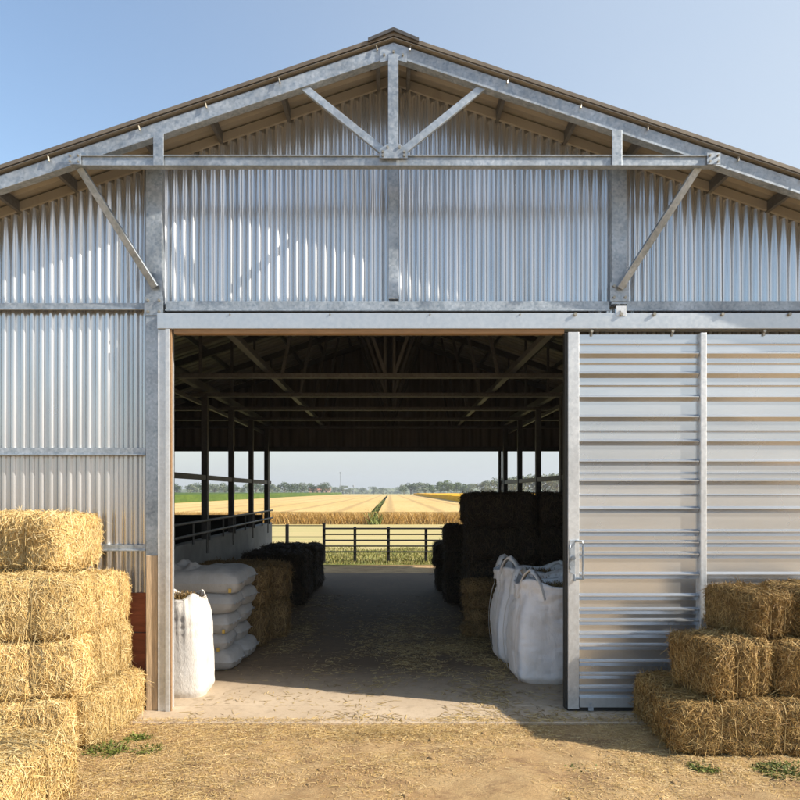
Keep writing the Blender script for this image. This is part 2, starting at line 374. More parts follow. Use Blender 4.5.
# ------------------------------------------------------------------ the barn
barn = empty('barn', (0,0,0), 0, 'large gable barn of galvanised steel frame and corrugated sheets with one sliding door', 'barn')
XC = .026; SL = .338; ZR = 5.15                      # underside of roof sheets at ridge
roofz = lambda x: ZR - SL*abs(x - XC)
HW = 5.4                                              # half width
Z = lambda py, Y=0: 1.75 + (492-py)*(Y+5.5)/F         # heights and widths read in the plane Y
X = lambda px, Y=0: (px-390)*(Y+5.5)/F

def corrugated(x0, x1, zlo, zhi, y, pitch=.077, amp=.0125, seg=10):
    n = max(2, int((x1-x0)/pitch*seg)); V = []
    for i in range(n+1):
        x = x0+(x1-x0)*i/n; ph = 2*math.pi*x/pitch
        c = math.cos(ph); yy = y - amp*(1 if c > .6 else -1 if c < -.6 else c/.6)*.9 - .1*amp*c
        lo = zlo(x) if callable(zlo) else zlo; hi = zhi(x) if callable(zhi) else zhi
        V += [(x, yy, lo), (x, yy, hi)]
    b = MB(); b.add(V, [(2*i, 2*i+2, 2*i+3, 2*i+1) for i in range(n)], 0, True); return b
def lapped(x0, x1, zlo, zhi, y=0):
    n = max(1, round((x1-x0)/.847)); w_ = (x1-x0)/n
    for i in range(n):
        corrugated(x0+w_*i-(.02 if i else 0), x0+w_*(i+1), zlo, zhi, y-.0035*(i % 2)).build('wall_sheet', M['wall_sheet'], barn)
wall_top = lambda x: roofz(x) - .012
# sheets: three across the gable with the laps the photograph shows, plus the lower walls
lapped(-HW, -1.90, 3.262, wall_top, .000)
lapped(-1.90, .03, 3.262, wall_top, .000)
lapped(.03, 1.84, 3.262, wall_top, .000)
lapped(1.84, HW, 3.262, wall_top, .000)
lapped(-HW, -1.90, 2.075, 3.258, .003)
lapped(-HW, -1.90, .93, 2.071, .000)
lapped(1.62, HW, .02, 3.258, .000)
b = MB(); b.box(-HW, -1.965, -.012, .012, 0, .60); b.build('kickboard', M['red_board'], barn, .003)
b = MB(); b.box(-HW, -1.965, -.012, .012, .608, .928); b.build('kickboard', M['red_board'], barn, .003)

# girts on the wall face
def part_box(name, mat, x0, x1, y0, y1, z0, z1, bev=.004, parent=barn):
    b = MB(); b.box(x0, x1, y0, y1, z0, z1); return b.build(name, mat, parent, bev)
def angle_girt(x0, x1, z0, z1, y=-.06):
    b = MB(); b.box(x0, x1, y, y+.006, z0, z1); b.box(x0, x1, y+.006, -.010, z1-.006, z1); b.box(x0, x1, y-.012, y, z0, z0+.012)
    return b.build('wall_girt', M['galv'], barn, .002)
angle_girt(-HW, -1.975, Z(310,-.06), Z(303,-.06)); angle_girt(-HW, -1.975, Z(455.5,-.06), Z(448,-.06)); angle_girt(-HW, -1.975, Z(551,-.06), Z(545,-.06))
angle_girt(-1.815, 1.775, Z(311,-.06), Z(301,-.06)); angle_girt(1.915, HW, Z(311,-.06), Z(301,-.06))

# wall posts
def bolt(b, x, y, z, r=.012, mat=0, t=.012):
    k = 6; v = [(x+r*math.cos(2*math.pi*i/k), yy, z+r*math.sin(2*math.pi*i/k)) for yy in (y, y-t) for i in range(k)]
    b.add(v, [tuple(range(k, 2*k))[::-1]] + [(i, (i+1) % k, (i+1) % k+k, i+k) for i in range(k)], mat)
def wall_post(x0, x1, z0, lip=True):
    xm = (x0+x1)/2
    b = MB(); b.prism([(x0,z0),(x1,z0),(x1,roofz(x1)-.10),(x0,roofz(x0)-.10)], -.085, -.079)
    b.box(x0, x0+.006, -.079, -.012, z0, roofz(x0)-.12); b.box(x1-.006, x1, -.079, -.012, z0, roofz(x1)-.12)
    return fix_normals(b.build('wall_post', M['galv'], barn, .002))
wall_post(-1.965, -1.835, 0); wall_post(1.785, 1.905, 3.262)
kp = MB(); kp.prism([(-.012,3.31),(.068,3.31),(.068,roofz(.068)-.1),(-.012,roofz(-.012)-.1)], -.06, -.012)
fix_normals(kp.build('wall_post', M['galv'], barn, .004))
p = MB(); p.box(-1.955, -1.862, -.108, -.087, 0, 1.24); p.build('timber_facing', M['wood_post'], barn, .004)
# gusset plates with bolts where the girts meet the posts
for (x, z) in ((-1.90, 3.245), (1.845, 3.36)):
    b = MB(); b.box(x-.075, x+.075, -.092, -.087, z-.075, z+.075)
    for dx in (-.045, .045):
        for dz in (-.045, .045): bolt(b, x+dx, -.092, z+dz, .011, 1)
    b.build('gusset_plate', [M['galv'], M['bolt']], barn)

# wall head trim just under the roof (both pitches)
for sg in (-1, 1):
    b = MB(); x1 = sg*HW
    pts = [(XC, ZR-.014), (x1, roofz(x1)-.014), (x1, roofz(x1)-.085), (XC, ZR-.085)]
    b.prism(pts, -.035, -.011); fix_normals(b.build('head_trim', M['roof_sheet'], barn))

# door head: track box, timber trim, jamb
TY = -.14
b = MB(); z0, z1 = Z(328.5, TY), Z(313, TY)
b.box(-1.855, HW, TY, TY+.007, z0, z1); b.box(-1.855, HW, TY+.007, -.012, z1-.007, z1); b.box(-1.855, HW, TY+.007, TY+.03, z0, z0+.007)
b.box(-1.855, HW, -.04, -.03, z0, z1-.007)
b.build('door_track', M['track'], barn, .002)
part_box('head_trim_timber', M['wood_trim'], -1.73, 1.395, -.115, -.045, 3.018, 3.058, .003)
part_box('door_header', M['inner_steel'], -1.9, HW, .014, .10, 3.05, 3.255)
# bolts and hangers along the track
for px in (575, 621, 654, 722, 789, 857, 925):
    b = MB(); x = X(px, TY); bolt(b, x, TY, Z(314.5, TY), .014, 0, .02); b.build('track_bolt', M['bolt'], barn)
b = MB(); b.box(X(616,TY), X(626,TY), TY-.006, TY-.001, Z(316,TY), Z(306,TY)); bolt(b, X(621,TY), TY-.006, Z(311,TY), .009); b.build('track_bracket', M['galv_light'], barn, .002)
for px in (230, 330, 430, 520):
    b = MB(); bolt(b, X(px, TY), TY, Z(314.5, TY), .007, 0, .008); b.build('track_bolt', M['bolt'], barn)
# left jamb: folded channel
b = MB(); b.box(-1.855, -1.849, -.125, -.02, .0, 3.05); b.box(-1.849, -1.79, -.125, -.119, 0, 3.05); b.box(-1.79, -1.784, -.14, -.119, 0, 3.05)
b.box(-1.784, -1.757, -.14, -.134, 0, 3.05); b.box(-1.763, -1.757, -.134, -.02, 0, 3.05)
b.build('door_jamb', M['galv_light'], barn, .002)
part_box('jamb_timber', M['wood_trim'], -1.755, -1.744, -.128, -.105, 0, 3.05, .002)

# sliding door
DY = -.13
leaf = MB(); ribs = [343.5,354,363,374,385,397.5,417.5,431,442,462,473,481.6,495,509.6,532.6,543.5,555,575.5,597,611,622,635,647,663,676,689]
minor = {343.5,363,385,431,473,495}
prof = [(0, 3.012)]
for y in ribs:
    z = Z(y, DY); big = y not in minor
    p_, h = (.028, .034) if big else (.010, .013)
    prof += [(0, z+h*.8), (p_, z+h*.30), (p_, z+h*.12), (0.0, z-h*.85)]
prof += [(0, .055)]
def cladding(x0, x1):
    b = MB(); v = []
    for (o, z) in prof: v += [(x0, DY+.026-o, z), (x1, DY+.026-o, z)]
    b.add(v, [(2*i, 2*i+2, 2*i+3, 2*i+1) for i in range(len(prof)-1)])
    b.box(x0, x1, -.085, -.075, .05, 3.012); return b
door = cladding(1.512, 2.468).build('sliding_door', M['door_sheet'], barn)
cladding(2.524, 3.50).build('door_cladding', M['door_sheet'], door)
cladding(3.55, 4.9).build('door_cladding', M['door_sheet'], door)
part_box('door_stile', M['galv_light'], 1.418, 1.508, -.140, -.07, .02, 3.025, .004, door)
part_box('door_stile', M['galv_light'], 2.470, 2.522, -.146, -.07, .09, 3.02, .006, door)
part_box('door_stile', M['galv_light'], 3.502, 3.548, -.146, -.07, .09, 3.02, .006, door)
part_box('bottom_rail', M['track'], 1.512, 4.9, -.146, -.075, .035, .115, .004, door)
part_box('rubber_seal', M['rubber'], 1.395, 1.416, -.128, -.07, .02, 3.02, .003, door)
part_box('floor_brush', M['rubber'], 1.42, 4.9, -.125, -.085, .003, .033, .002, door)
for px in (592, 673, 765, 850):
    b = MB(); x = X(px, DY); b.box(x-.008, x+.008, -.118, -.112, 3.0, 3.075); bolt(b, x, -.118, 3.035, .013, 0, .014); b.build('door_hanger', M['bolt'], door)
# handle, latch
b = MB(); hx = X(582, -.16)
b.tube([(hx-.045, -.14, Z(541,-.15)), (hx, -.185, Z(541,-.15)), (hx, -.19, Z(546,-.15)), (hx, -.19, Z(574,-.15)), (hx, -.185, Z(578.5,-.15)), (hx-.045, -.14, Z(578.5,-.15))], .009)
b.build('door_handle', M['galv'], door)
b = MB(); lx = X(572.5, -.14); b.box(lx-.024, lx+.018, -.150, -.141, Z(573,-.15), Z(540,-.15)); b.tube([(lx-.02,-.15,Z(545,-.15)),(lx-.034,-.175,Z(548,-.15)),(lx-.034,-.175,Z(566,-.15)),(lx-.02,-.15,Z(569,-.15))], .007)
bolt(b, lx, -.15, Z(558,-.15), .016, 0, .02); b.tube([(lx+.01,-.155,Z(574,-.15)),(lx+.012,-.16,Z(581,-.15))], .01)
b.build('door_latch', M['galv'], door, .002)
b = MB(); x = X(590, DY); b.box(x-.02, x+.02, -.155, -.148, .012, .04); bolt(b, x, -.155, .065, .008); b.build('floor_guide', M['galv'], door)

# front truss out on the overhang
def truss(y0, y1, mat, za, half, chord_z, chord_h, fancy, name='roof_truss'):
    ym = (y0+y1)/2; d = y1-y0; h = .105
    t = MB()
    for sg in (-1, 1):
        xe = sg*half
        zz = lambda x, o=0: za - SL*abs(x-XC) + o
        t.prism([(XC, zz(XC)), (xe, zz(xe)), (xe, zz(xe, -h)), (XC, zz(XC, -h))], y0, y0+.006)
        t.prism([(XC, zz(XC)), (xe, zz(xe)), (xe, zz(xe, -.006)), (XC, zz(XC, -.006))], y0+.006, y1)
        t.prism([(XC, zz(XC, -h+.006)), (xe, zz(xe, -h+.006)), (xe, zz(xe, -h)), (XC, zz(XC, -h))], y0+.006, y1)
    o = fix_normals(t.build(name, mat, barn, .002)); return o
YF = -.44
T0 = truss(YF, YF+.075, M['galv'], 5.13, HW, 0, 0, True)
zr = lambda x: 5.13 - SL*abs(x-XC) - .105
def sub(name, a, b_, w, h, mat, parent, bev=.003):
    m = MB(); m.beam(a, b_, w, h, up=(0,1,0) if abs(a[1]-b_[1]) < .05 else (0,0,1)); return m.build(name, mat, parent, bev)
cz0, cz1 = Z(165, YF-.02), Z(155, YF-.02)
b = MB(); b.box(X(74,YF), X(716,YF), YF-.012, YF-.006, cz0, cz1); b.box(X(74,YF), X(716,YF), YF-.006, YF+.05, cz0, cz0+.006); b.box(X(74,YF), X(716,YF), YF-.024, YF-.012, cz1-.01, cz1)
b.build('bottom_chord', M['galv'], T0, .002)
part_box('truss_strut', M['galv'], -1.77, -1.692, YF-.032, YF-.026, cz0-.01, zr(-1.73), .003, T0)
part_box('truss_strut', M['galv'], 1.66, 1.735, YF-.032, YF-.026, cz0-.01, zr(1.7)-.0, .003, T0)
part_box('king_post', M['galv'], -.015, .062, YF-.018, YF+.04, cz1+.001, 5.03, .003, T0)
def flat(name, x0, z0, x1, z1, y, w, d=.03, parent=T0, mat=None):
    m = MB(); m.beam((x0, y, z0), (x1, y, z1), w, d, up=(0,1,0)); return m.build(name, mat or M['galv'], parent, .003)
flat('truss_brace', X(299,YF), Z(82,YF), X(386,YF), Z(152,YF), YF+.03, .055)
flat('truss_brace', X(487,YF), Z(82,YF), X(400,YF), Z(152,YF), YF+.03, .055)
b = MB(); cx = X(393.5, YF); cz = Z(155, YF)
b.prism([(cx-.105,cz-.045),(cx+.105,cz-.045),(cx+.105,cz+.02),(cx+.05,cz+.06),(cx-.05,cz+.06),(cx-.105,cz+.02)], YF-.045, YF-.037)
for dx, dz in ((-.08,.0),(-.045,.035),(.045,.035),(.08,.0),(-.08,-.028),(.08,-.028)): bolt(b, cx+dx, YF-.045, cz+dz, .010, 1)
fix_normals(b.build('gusset_plate', [M['galv'], M['bolt']], T0))
b = MB(); b.prism([(cx-.10,5.105-.135),(cx-.10,5.065),(cx,5.10),(cx+.10,5.065),(cx+.10,5.105-.135),(cx,5.0-.0)], YF-.012, YF-.005)
for dx, dz in ((-.07,-.055),(.07,-.055),(0,-.03)): bolt(b, cx+dx, YF-.012, 5.08+dz, .009, 1)
fix_normals(b.build('gusset_plate', [M['galv'], M['bolt']], T0))
for sg, xx in ((-1, X(76,YF)), (1, X(712,YF))):
    b = MB(); b.prism([(xx-.05,cz0+.001),(xx+.05,cz0+.001),(xx+.05,cz1+.012),(xx-.05,cz1+.012)], YF-.03, YF-.0245)
    for dx, dz in ((-.03,.02),(.03,.02),(-.03,.065),(.03,.065)): bolt(b, xx+dx, YF-.03, cz0+dz, .008, 1)
    fix_normals(b.build('gusset_plate', [M['galv'], M['bolt']], T0))
# raking struts from chord ends back to the wall posts
for (xa, za, xb, zb) in ((X(80,-.4), Z(168,-.4), X(156,-.09), Z(288,-.09)), (X(699,-.4), Z(166,-.4), X(619,-.09), Z(289,-.09))):
    m = MB(); m.beam((xa, -.40, za), (xb, -.11, zb), .055, .028, up=(0,1,.6)); bolt(m, xb, -.115, zb+.02, .014); m.build('raking_strut', M['galv'], barn, .003)

# roof sheets: ribs run from ridge to eave
def roof(sg):
    y0, y1, pitch = -.465, 9.25, .19; V = []; Fq = []
    prof_ = []; y = y0
    while y < y1:
        for o, hz in ((0,0),(.10,0),(.118,.026),(.152,.026),(.17,0)): prof_.append((min(y+o, y1), hz))
        y += pitch
    xe = sg*(HW+.18); n = len(prof_)
    for (y, hz) in prof_:
        for x in (XC, xe):
            V.append((x, y, roofz(x)+.004+hz))
    for (y, hz) in prof_:
        for x in (XC, xe):
            V.append((x, y, roofz(x)+.0+hz))
    for i in range(n-1):
        Fq.append((2*i, 2*i+1, 2*i+3, 2*i+2)); Fq.append((2*n+2*i, 2*n+2*i+2, 2*n+2*i+3, 2*n+2*i+1))
    Fq.append((0, 1, 2*n+1, 2*n))
    b = MB(); b.add(V, Fq); return b.build('roof_sheet', M['roof_sheet'], barn)
for sg in (-1, 1):
    roof(sg)
    b = MB(); xe = sg*(HW+.18)
    b.prism([(XC, ZR+.038), (xe, roofz(xe)+.038), (xe, roofz(xe)+.010), (XC, ZR+.010)], -.474, -.468)   # verge flashing
    b.prism([(XC, ZR+.038), (xe, roofz(xe)+.038), (xe, roofz(xe)+.034), (XC, ZR+.034)], -.468, -.40)
    fix_normals(b.build('verge_flashing', M['verge'], barn))
b = MB(); zz = ZR+.042
b.prism([(XC-.19, zz-.19*SL-.02),(XC-.19, zz-.19*SL+.004),(XC, zz+.02),(XC+.19, zz-.19*SL+.004),(XC+.19, zz-.19*SL-.02),(XC, zz-.006)], -.49, 9.27)
fix_normals(b.build('ridge_cap', M['dark_steel'], barn))
PUR = (.12, .85, 1.4, 1.9, 2.58, 3.05, 3.65, 4.25, 4.8, 5.3)
for x in [s*p_ + XC for p_ in PUR for s in (-1, 1)]:
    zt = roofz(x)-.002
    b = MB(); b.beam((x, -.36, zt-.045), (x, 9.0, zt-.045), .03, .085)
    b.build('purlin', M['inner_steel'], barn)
    b = MB(); b.beam((x, -.462, zt-.05), (x+.010*(1 if x > 0 else -1), -.455, zt-.008), .012, .006); b.build('purlin_clip', M['bolt'], barn)

# interior frames, at the posts
PY = (.75, 2.3, 3.85, 5.4, 6.95, 8.5); PL, PR = -2.57, 2.40
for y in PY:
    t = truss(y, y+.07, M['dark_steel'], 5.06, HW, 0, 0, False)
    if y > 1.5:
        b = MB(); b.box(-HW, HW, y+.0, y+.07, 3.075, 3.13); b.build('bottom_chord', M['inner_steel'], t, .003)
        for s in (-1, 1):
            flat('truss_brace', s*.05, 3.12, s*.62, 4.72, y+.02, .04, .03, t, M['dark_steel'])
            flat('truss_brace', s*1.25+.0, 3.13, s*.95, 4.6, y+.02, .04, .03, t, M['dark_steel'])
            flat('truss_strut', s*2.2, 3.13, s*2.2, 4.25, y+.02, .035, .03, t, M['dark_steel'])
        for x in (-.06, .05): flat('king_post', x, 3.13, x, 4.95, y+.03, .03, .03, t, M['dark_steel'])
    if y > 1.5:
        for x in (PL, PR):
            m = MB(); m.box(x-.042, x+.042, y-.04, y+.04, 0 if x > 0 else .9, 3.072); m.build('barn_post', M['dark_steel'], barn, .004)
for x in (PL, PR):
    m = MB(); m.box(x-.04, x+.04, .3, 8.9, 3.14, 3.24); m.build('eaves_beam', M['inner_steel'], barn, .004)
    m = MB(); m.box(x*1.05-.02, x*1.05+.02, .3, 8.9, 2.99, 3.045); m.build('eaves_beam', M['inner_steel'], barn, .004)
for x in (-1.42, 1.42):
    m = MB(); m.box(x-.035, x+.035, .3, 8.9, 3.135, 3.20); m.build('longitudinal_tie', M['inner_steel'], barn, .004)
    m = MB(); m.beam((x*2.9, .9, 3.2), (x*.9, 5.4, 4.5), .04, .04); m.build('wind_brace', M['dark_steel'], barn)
for x, ys_ in ((PL, PY[1:]), (PR, PY[1:])):
    m = MB(); m.box(x-.03, x+.03, .3, 8.9, 1.915, 1.985); m.build('side_rail', M['dark_steel'], barn, .004)
# side stall rails on top of the low concrete wall
m = MB(); m.box(-2.68, -2.54, .3, 9.0, 0, 1.10); m.build('low_concrete_wall', M['concrete_wall'], barn, .01)
for z in (1.20, 1.36):
    m = MB(); m.tube([(-2.52, .3, z), (-2.52, 8.9, z)], .018); m.build('pipe_rail', M['inner_steel'], barn)
for y in np.arange(.8, 8.9, .775):
    m = MB(); m.tube([(-2.52, y, 1.08), (-2.52, y, 1.36)], .014); m.build('rail_upright', M['inner_steel'], barn)
# rear gable: posts, header sheet and low boarding in the side aisles
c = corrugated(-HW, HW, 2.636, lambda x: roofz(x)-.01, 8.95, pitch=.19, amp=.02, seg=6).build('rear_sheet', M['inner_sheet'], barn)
part_box('rear_header', M['dark_steel'], -HW, HW, 8.86, 8.93, 2.62, 2.72)
for x in (PL-.02, PR+.02, PR-.12+.05):
    part_box('rear_post', M['dark_steel'], x-.03, x+.03, 8.74, 8.82, 0, 2.62)
part_box('rear_boarding', M['dark_board'], -HW, -2.70, 8.70, 8.74, 0, 1.27)
part_box('rear_boarding', M['dark_board'], 2.6, HW, 8.70, 8.74, 0, 1.27)
for sg in (-1, 1):
    m = MB(); m.box(sg*(HW+.01)-.008, sg*(HW+.01)+.008, 0.02, 9.0, 0, roofz(HW)-.03); m.build('side_wall', M['inner_sheet'], barn)
m = MB(); m.box(-4.42, -4.38, 4.3, 4.34, 0, 3.1); m.build('barn_post', M['dark_steel'], barn)
m = MB(); m.tube([(-4.6, 8.8, 1.27), (-4.6, 8.8, 2.62)], .025); m.build('rear_post', M['dark_steel'], barn)

# ------------------------------------------------------------------ bales
def body_mesh(L, D, H, seed, twines, rough=.012, k=9, nseg=(22,11,10)):
    """rounded block with lumpy faces; returns verts, quads"""
    hs = np.array([L, D, H])/2; V = []; Q = []; base = 0
    so_ = Vector((seed*7.3, seed*1.7, seed*3.1))
    for ax in range(3):
        u, v = [(1,2),(2,0),(0,1)][ax]; nu, nv = nseg[u], nseg[v]
        for sgn in (-1, 1):
            for i in range(nu+1):
                for j in range(nv+1):
                    q = np.zeros(3); q[ax] = sgn; q[u] = -1+2*i/nu; q[v] = -1+2*j/nv
                    q /= (np.sum(np.abs(q)**k))**(1/k)
                    p = q*hs; pv = Vector(p)
                    nrm = np.sign(q)*np.abs(q)**(k-1); nrm /= np.linalg.norm(nrm)
                    d = rough*1.5*noise.noise(pv*5+so_) + rough*noise.noise(pv*17+so_)
                    if twines:
                        for tx in twines:
                            if abs(nrm[0]) < .8: d -= .026*math.exp(-((p[0]-tx*L)/.025)**2)
                        if abs(nrm[2]) < .5: d += .012*(1-abs(q[0]))
                    V.append(p + nrm*d)
            for i in range(nu):
                for j in range(nv):
                    a = base+i*(nv+1)+j; f = (a, a+nv+1, a+nv+2, a+1)
                    Q.append(f if sgn > 0 else f[::-1])
            base += (nu+1)*(nv+1)
    return np.array(V), Q
def bale_mesh(name, L, D, H, seed, n, mats, twines=(-.2,.2), slen=(.03,.11), sw=.0042, lift=(.02,.55), wild=.03):
    V, Q = body_mesh(L, D, H, seed, twines, k=7.5 if H > .2 else 3.2)
    b = MB(); b.add(V, Q, 1, True)
    q = np.array(Q); A, B_, C_, D_ = V[q[:,0]], V[q[:,1]], V[q[:,2]], V[q[:,3]]
    nr = np.cross(C_-A, D_-B_); ar = np.linalg.norm(nr, axis=1); nr /= ar[:,None]+1e-9
    r = np.random.default_rng(seed+11)
    k = r.choice(len(q), n, p=ar/ar.sum()); u = r.random((n,1)); v = r.random((n,1))
    P = (A[k]*(1-u)*(1-v) + B_[k]*u*(1-v) + C_[k]*u*v + D_[k]*(1-u)*v); N = nr[k]
    T = r.normal(size=(n,3)); side = np.abs(N[:,2]) < .6; T[side,2] *= 1.7
    T -= N*np.sum(T*N, 1)[:,None]; T /= np.linalg.norm(T, axis=1)[:,None]+1e-9
    lf = r.uniform(*lift, n)[:,None]; lf = lf**1.6
    Dr = T + N*lf; Dr /= np.linalg.norm(Dr, axis=1)[:,None]
    Ln = r.uniform(*slen, n); wmask = r.random(n) < wild; Ln[wmask] *= 2.2
    W = np.cross(Dr, N + .6*r.normal(size=(n,3))); W /= np.linalg.norm(W, axis=1)[:,None]+1e-9
    bend = -N*(Ln*lf[:,0]*r.uniform(.2,1.0,n))[:,None] + r.normal(size=(n,3))*(Ln*.13)[:,None]
    bend[wmask, 2] -= Ln[wmask]*.35
    P = P - Dr*(Ln*.35)[:,None]*.6 + N*.002
    b.ribbons(P, Dr, W, Ln, r.uniform(.6,1.3,n)*sw, 0, bend)
    return b.mesh(name, mats)
def twine_mesh(name, L, D, H, xt):
    b = MB(); pts = []; a, c = D/2+.004, H/2+.004
    for i in range(33):
        t = 2*math.pi*i/32; cx_, sx_ = math.cos(t), math.sin(t)
        s_ = (abs(cx_)**8+abs(sx_)**8)**(-1/8); pts.append((xt*L+.004*math.sin(3*t), a*cx_*s_-.0, c*sx_*s_))
    b.tube(pts, .0035, 5, cap=False); return b.mesh(name, M['twine'])
BM = {}
for i in range(4):
    BM['gold', i] = bale_mesh('straw_bale', .95, .46, .38, i+1, 24000, [STRAW, STRAW_CORE], slen=(.02,.085), sw=.0034)
for i in range(3):
    BM['brown', i] = bale_mesh('straw_bale', .95, .46, .38, i+20, 20000, [STRAW_R, STRAW_R_CORE], slen=(.02,.09), sw=.0036)
    BM['cube', i] = bale_mesh('straw_bale', .50, .48, .38, i+30, 13000, [STRAW_R, STRAW_R_CORE], twines=(-.14,.2), slen=(.02,.09), sw=.0036)
for i in range(2):
    BM['shed', i] = bale_mesh('hay_bale', .95, .46, .38, i+40, 7000, [HAY_M, HAY_M_CORE], slen=(.04,.11), sw=.006)
    BM['dark', i] = bale_mesh('hay_bale', .95, .46, .38, i+50, 4500, [HAY_D, HAY_D_CORE], slen=(.04,.12), sw=.007)
DIM = {'gold': (.95,.46,.38), 'brown': (.95,.46,.38), 'cube': (.5,.48,.38), 'shed': (.95,.46,.38), 'dark': (.95,.46,.38)}
TW = {k: [twine_mesh('twine', *DIM[k], t) for t in ((-.14,.2) if k == 'cube' else (-.2,.2))] for k in ('gold','brown','cube')}
def bale(kind, var, size, loc, rz, label, group, flip=0, tilt=(0,0)):
    """loc = centre of the base; size = (length, depth, height) in metres"""
    D0 = DIM[kind]; o = bpy.data.objects.new('straw_bale' if kind in ('gold','brown','cube') else 'hay_bale', BM[kind, var]); COL.objects.link(o)
    o.scale = (size[0]/D0[0], size[1]/D0[1], size[2]/D0[2]); o.location = (loc[0], loc[1], loc[2]+size[2]/2)
    o.rotation_euler = (math.radians(tilt[0]), math.radians(tilt[1]), math.radians(rz) + (math.pi if flip else 0))
    tag(o, label, 'straw bale' if o.name.startswith('straw') else 'hay bale', group)
    if kind in TW:
        for me in TW[kind]:
            t = bpy.data.objects.new('twine', me); COL.objects.link(t); t.parent = o
    return o
GL = 'straw bales stacked left of the barn door'; GR = 'straw bales stacked in front of the sliding door'
# left stack; y = distance - 5.5
bale('gold', 0, (.95,.46,.37), (-2.60, -.93, 0), 8, 'lowest golden bale of the front column, hidden behind the nearest bale', GL)
bale('gold', 1, (.97,.46,.40), (-2.58, -.86, .365), 8, 'golden bale at the left picture edge, middle of the front column', GL, 1)
bale('gold', 2, (.97,.48,.41), (-2.60, -.86, .76), 11, 'bright golden bale under the topmost bale at the left picture edge', GL)
bale('gold', 3, (.80,.46,.36), (-2.20, -.53, 0), 83, 'bottom golden bale beside the timber foot of the door post', GL)
bale('gold', 0, (.72,.44,.39), (-2.30, -.46, .355), 84, 'golden bale in the middle of the right column by the red board', GL, 1)
bale('gold', 2, (.70,.42,.38), (-2.30, -.46, .745), 84, 'golden bale with a sunlit end just under the right corner of the topmost bale', GL, 1)
bale('gold', 1, (.90,.55,.42), (-2.78, -.27, 1.165), -13, 'topmost bale of the left stack with a shaded twine tied front', GL)
bale('gold', 3, (.98,.62,.37), (-2.20, -1.98, 0), 79, 'nearest golden bale, alone in the bottom left picture corner', GL, 1)
bale('gold', 2, (.9,.45,.38), (-3.30, -.35, .76), 86, 'golden bale behind the front column against the corrugated wall', GL)
bale('gold', 0, (.9,.45,.38), (-3.30, -.35, .38), 86, 'golden bale low behind the front column against the corrugated wall', GL)
bale('gold', 1, (.9,.45,.38), (-3.30, -.35, 0), 86, 'golden bale on the ground behind the front column against the wall', GL)
# right stack
bale('brown', 0, (1.04,.44,.35), (2.40, -.84, 0), -1, 'long brown gold bale on the ground at the front of the right stack', GR)
bale('brown', 1, (1.02,.42,.35), (2.42, -.39, 0), 1, 'brown gold bale on the ground between the front bale and the door', GR, 1)
bale('brown', 2, (1.0,.44,.35), (3.44, -.84, 0), 2, 'brown gold bale on the ground at the right picture edge', GR)
bale('brown', 0, (1.0,.44,.35), (3.46, -.37, 0), 1, 'brown gold bale on the ground by the door at the right edge', GR, 1)
bale('cube', 0, (.50,.50,.39), (2.34, -.72, .345), 14, 'squarish brown gold bale in the middle tier with tied crumpled front', GR)
bale('brown', 1, (.92,.48,.38), (3.09, -.70, .345), 2, 'brown gold bale in the middle tier at the right picture edge', GR)
bale('cube', 1, (.36,.52,.32), (2.63, -.55, .73), 15, 'small top tier bale nearest the middle stile of the sliding door', GR)
bale('cube', 2, (.60,.55,.335), (3.14, -.52, .725), 6, 'top tier bale cut by the right picture edge', GR)
# inside, left: two stacks of shed hay, then dark old bales
GI = 'hay bales along the low concrete wall inside'
for i, (xc, y, lab) in enumerate(((-1.90, 2.28, 'near brown hay stack behind the grey sacks'), (-1.74, 2.80, 'far brown hay stack beside the aisle'))):
    for t in range(2):
        bale('shed', (i+t) % 2, (.98,.50,.44), (xc, y, .435*t), random.uniform(-3, 3), ('upper' if t else 'lower') + ' bale of the ' + lab, GI, t)
bale('shed', 1, (.95,.48,.43), (-1.98, 3.35, 0), 2, 'lower hay bale between the brown stack and the black bales', GI)
bale('shed', 0, (.95,.48,.40), (-2.0, 3.35, .43), -2, 'upper hay bale between the brown stack and the black bales', GI)
GD = 'blackened bales at the rear left of the aisle'
k = 0
names_d = ['near', 'second', 'third', 'rearmost']
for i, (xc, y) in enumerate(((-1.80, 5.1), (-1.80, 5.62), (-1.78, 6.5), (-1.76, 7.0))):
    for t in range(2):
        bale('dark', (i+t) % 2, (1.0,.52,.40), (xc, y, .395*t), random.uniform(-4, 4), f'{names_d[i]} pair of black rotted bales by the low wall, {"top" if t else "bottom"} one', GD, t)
# inside, right: tall dark stack
GB = 'dark hay bales stacked high at the right of the aisle'
spots = [(1.50, 3.55), (1.50, 4.1)]
ords = ['bottom', 'second', 'third', 'top']
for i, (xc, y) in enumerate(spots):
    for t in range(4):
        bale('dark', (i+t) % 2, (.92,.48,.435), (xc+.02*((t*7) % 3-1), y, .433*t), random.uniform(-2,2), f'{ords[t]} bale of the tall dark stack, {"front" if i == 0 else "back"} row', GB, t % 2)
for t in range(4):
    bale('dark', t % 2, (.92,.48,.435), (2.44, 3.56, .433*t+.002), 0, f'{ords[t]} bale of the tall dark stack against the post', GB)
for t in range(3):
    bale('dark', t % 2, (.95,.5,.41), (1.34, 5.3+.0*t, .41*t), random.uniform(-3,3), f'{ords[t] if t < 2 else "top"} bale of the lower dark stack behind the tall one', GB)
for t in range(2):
    bale('dark', t % 2, (.95,.5,.42), (1.30-.05*t, 6.6, .42*t), random.uniform(-3,3), f'{ords[t] if t < 1 else "upper"} bale of the rearmost dark pile by the aisle', GB)

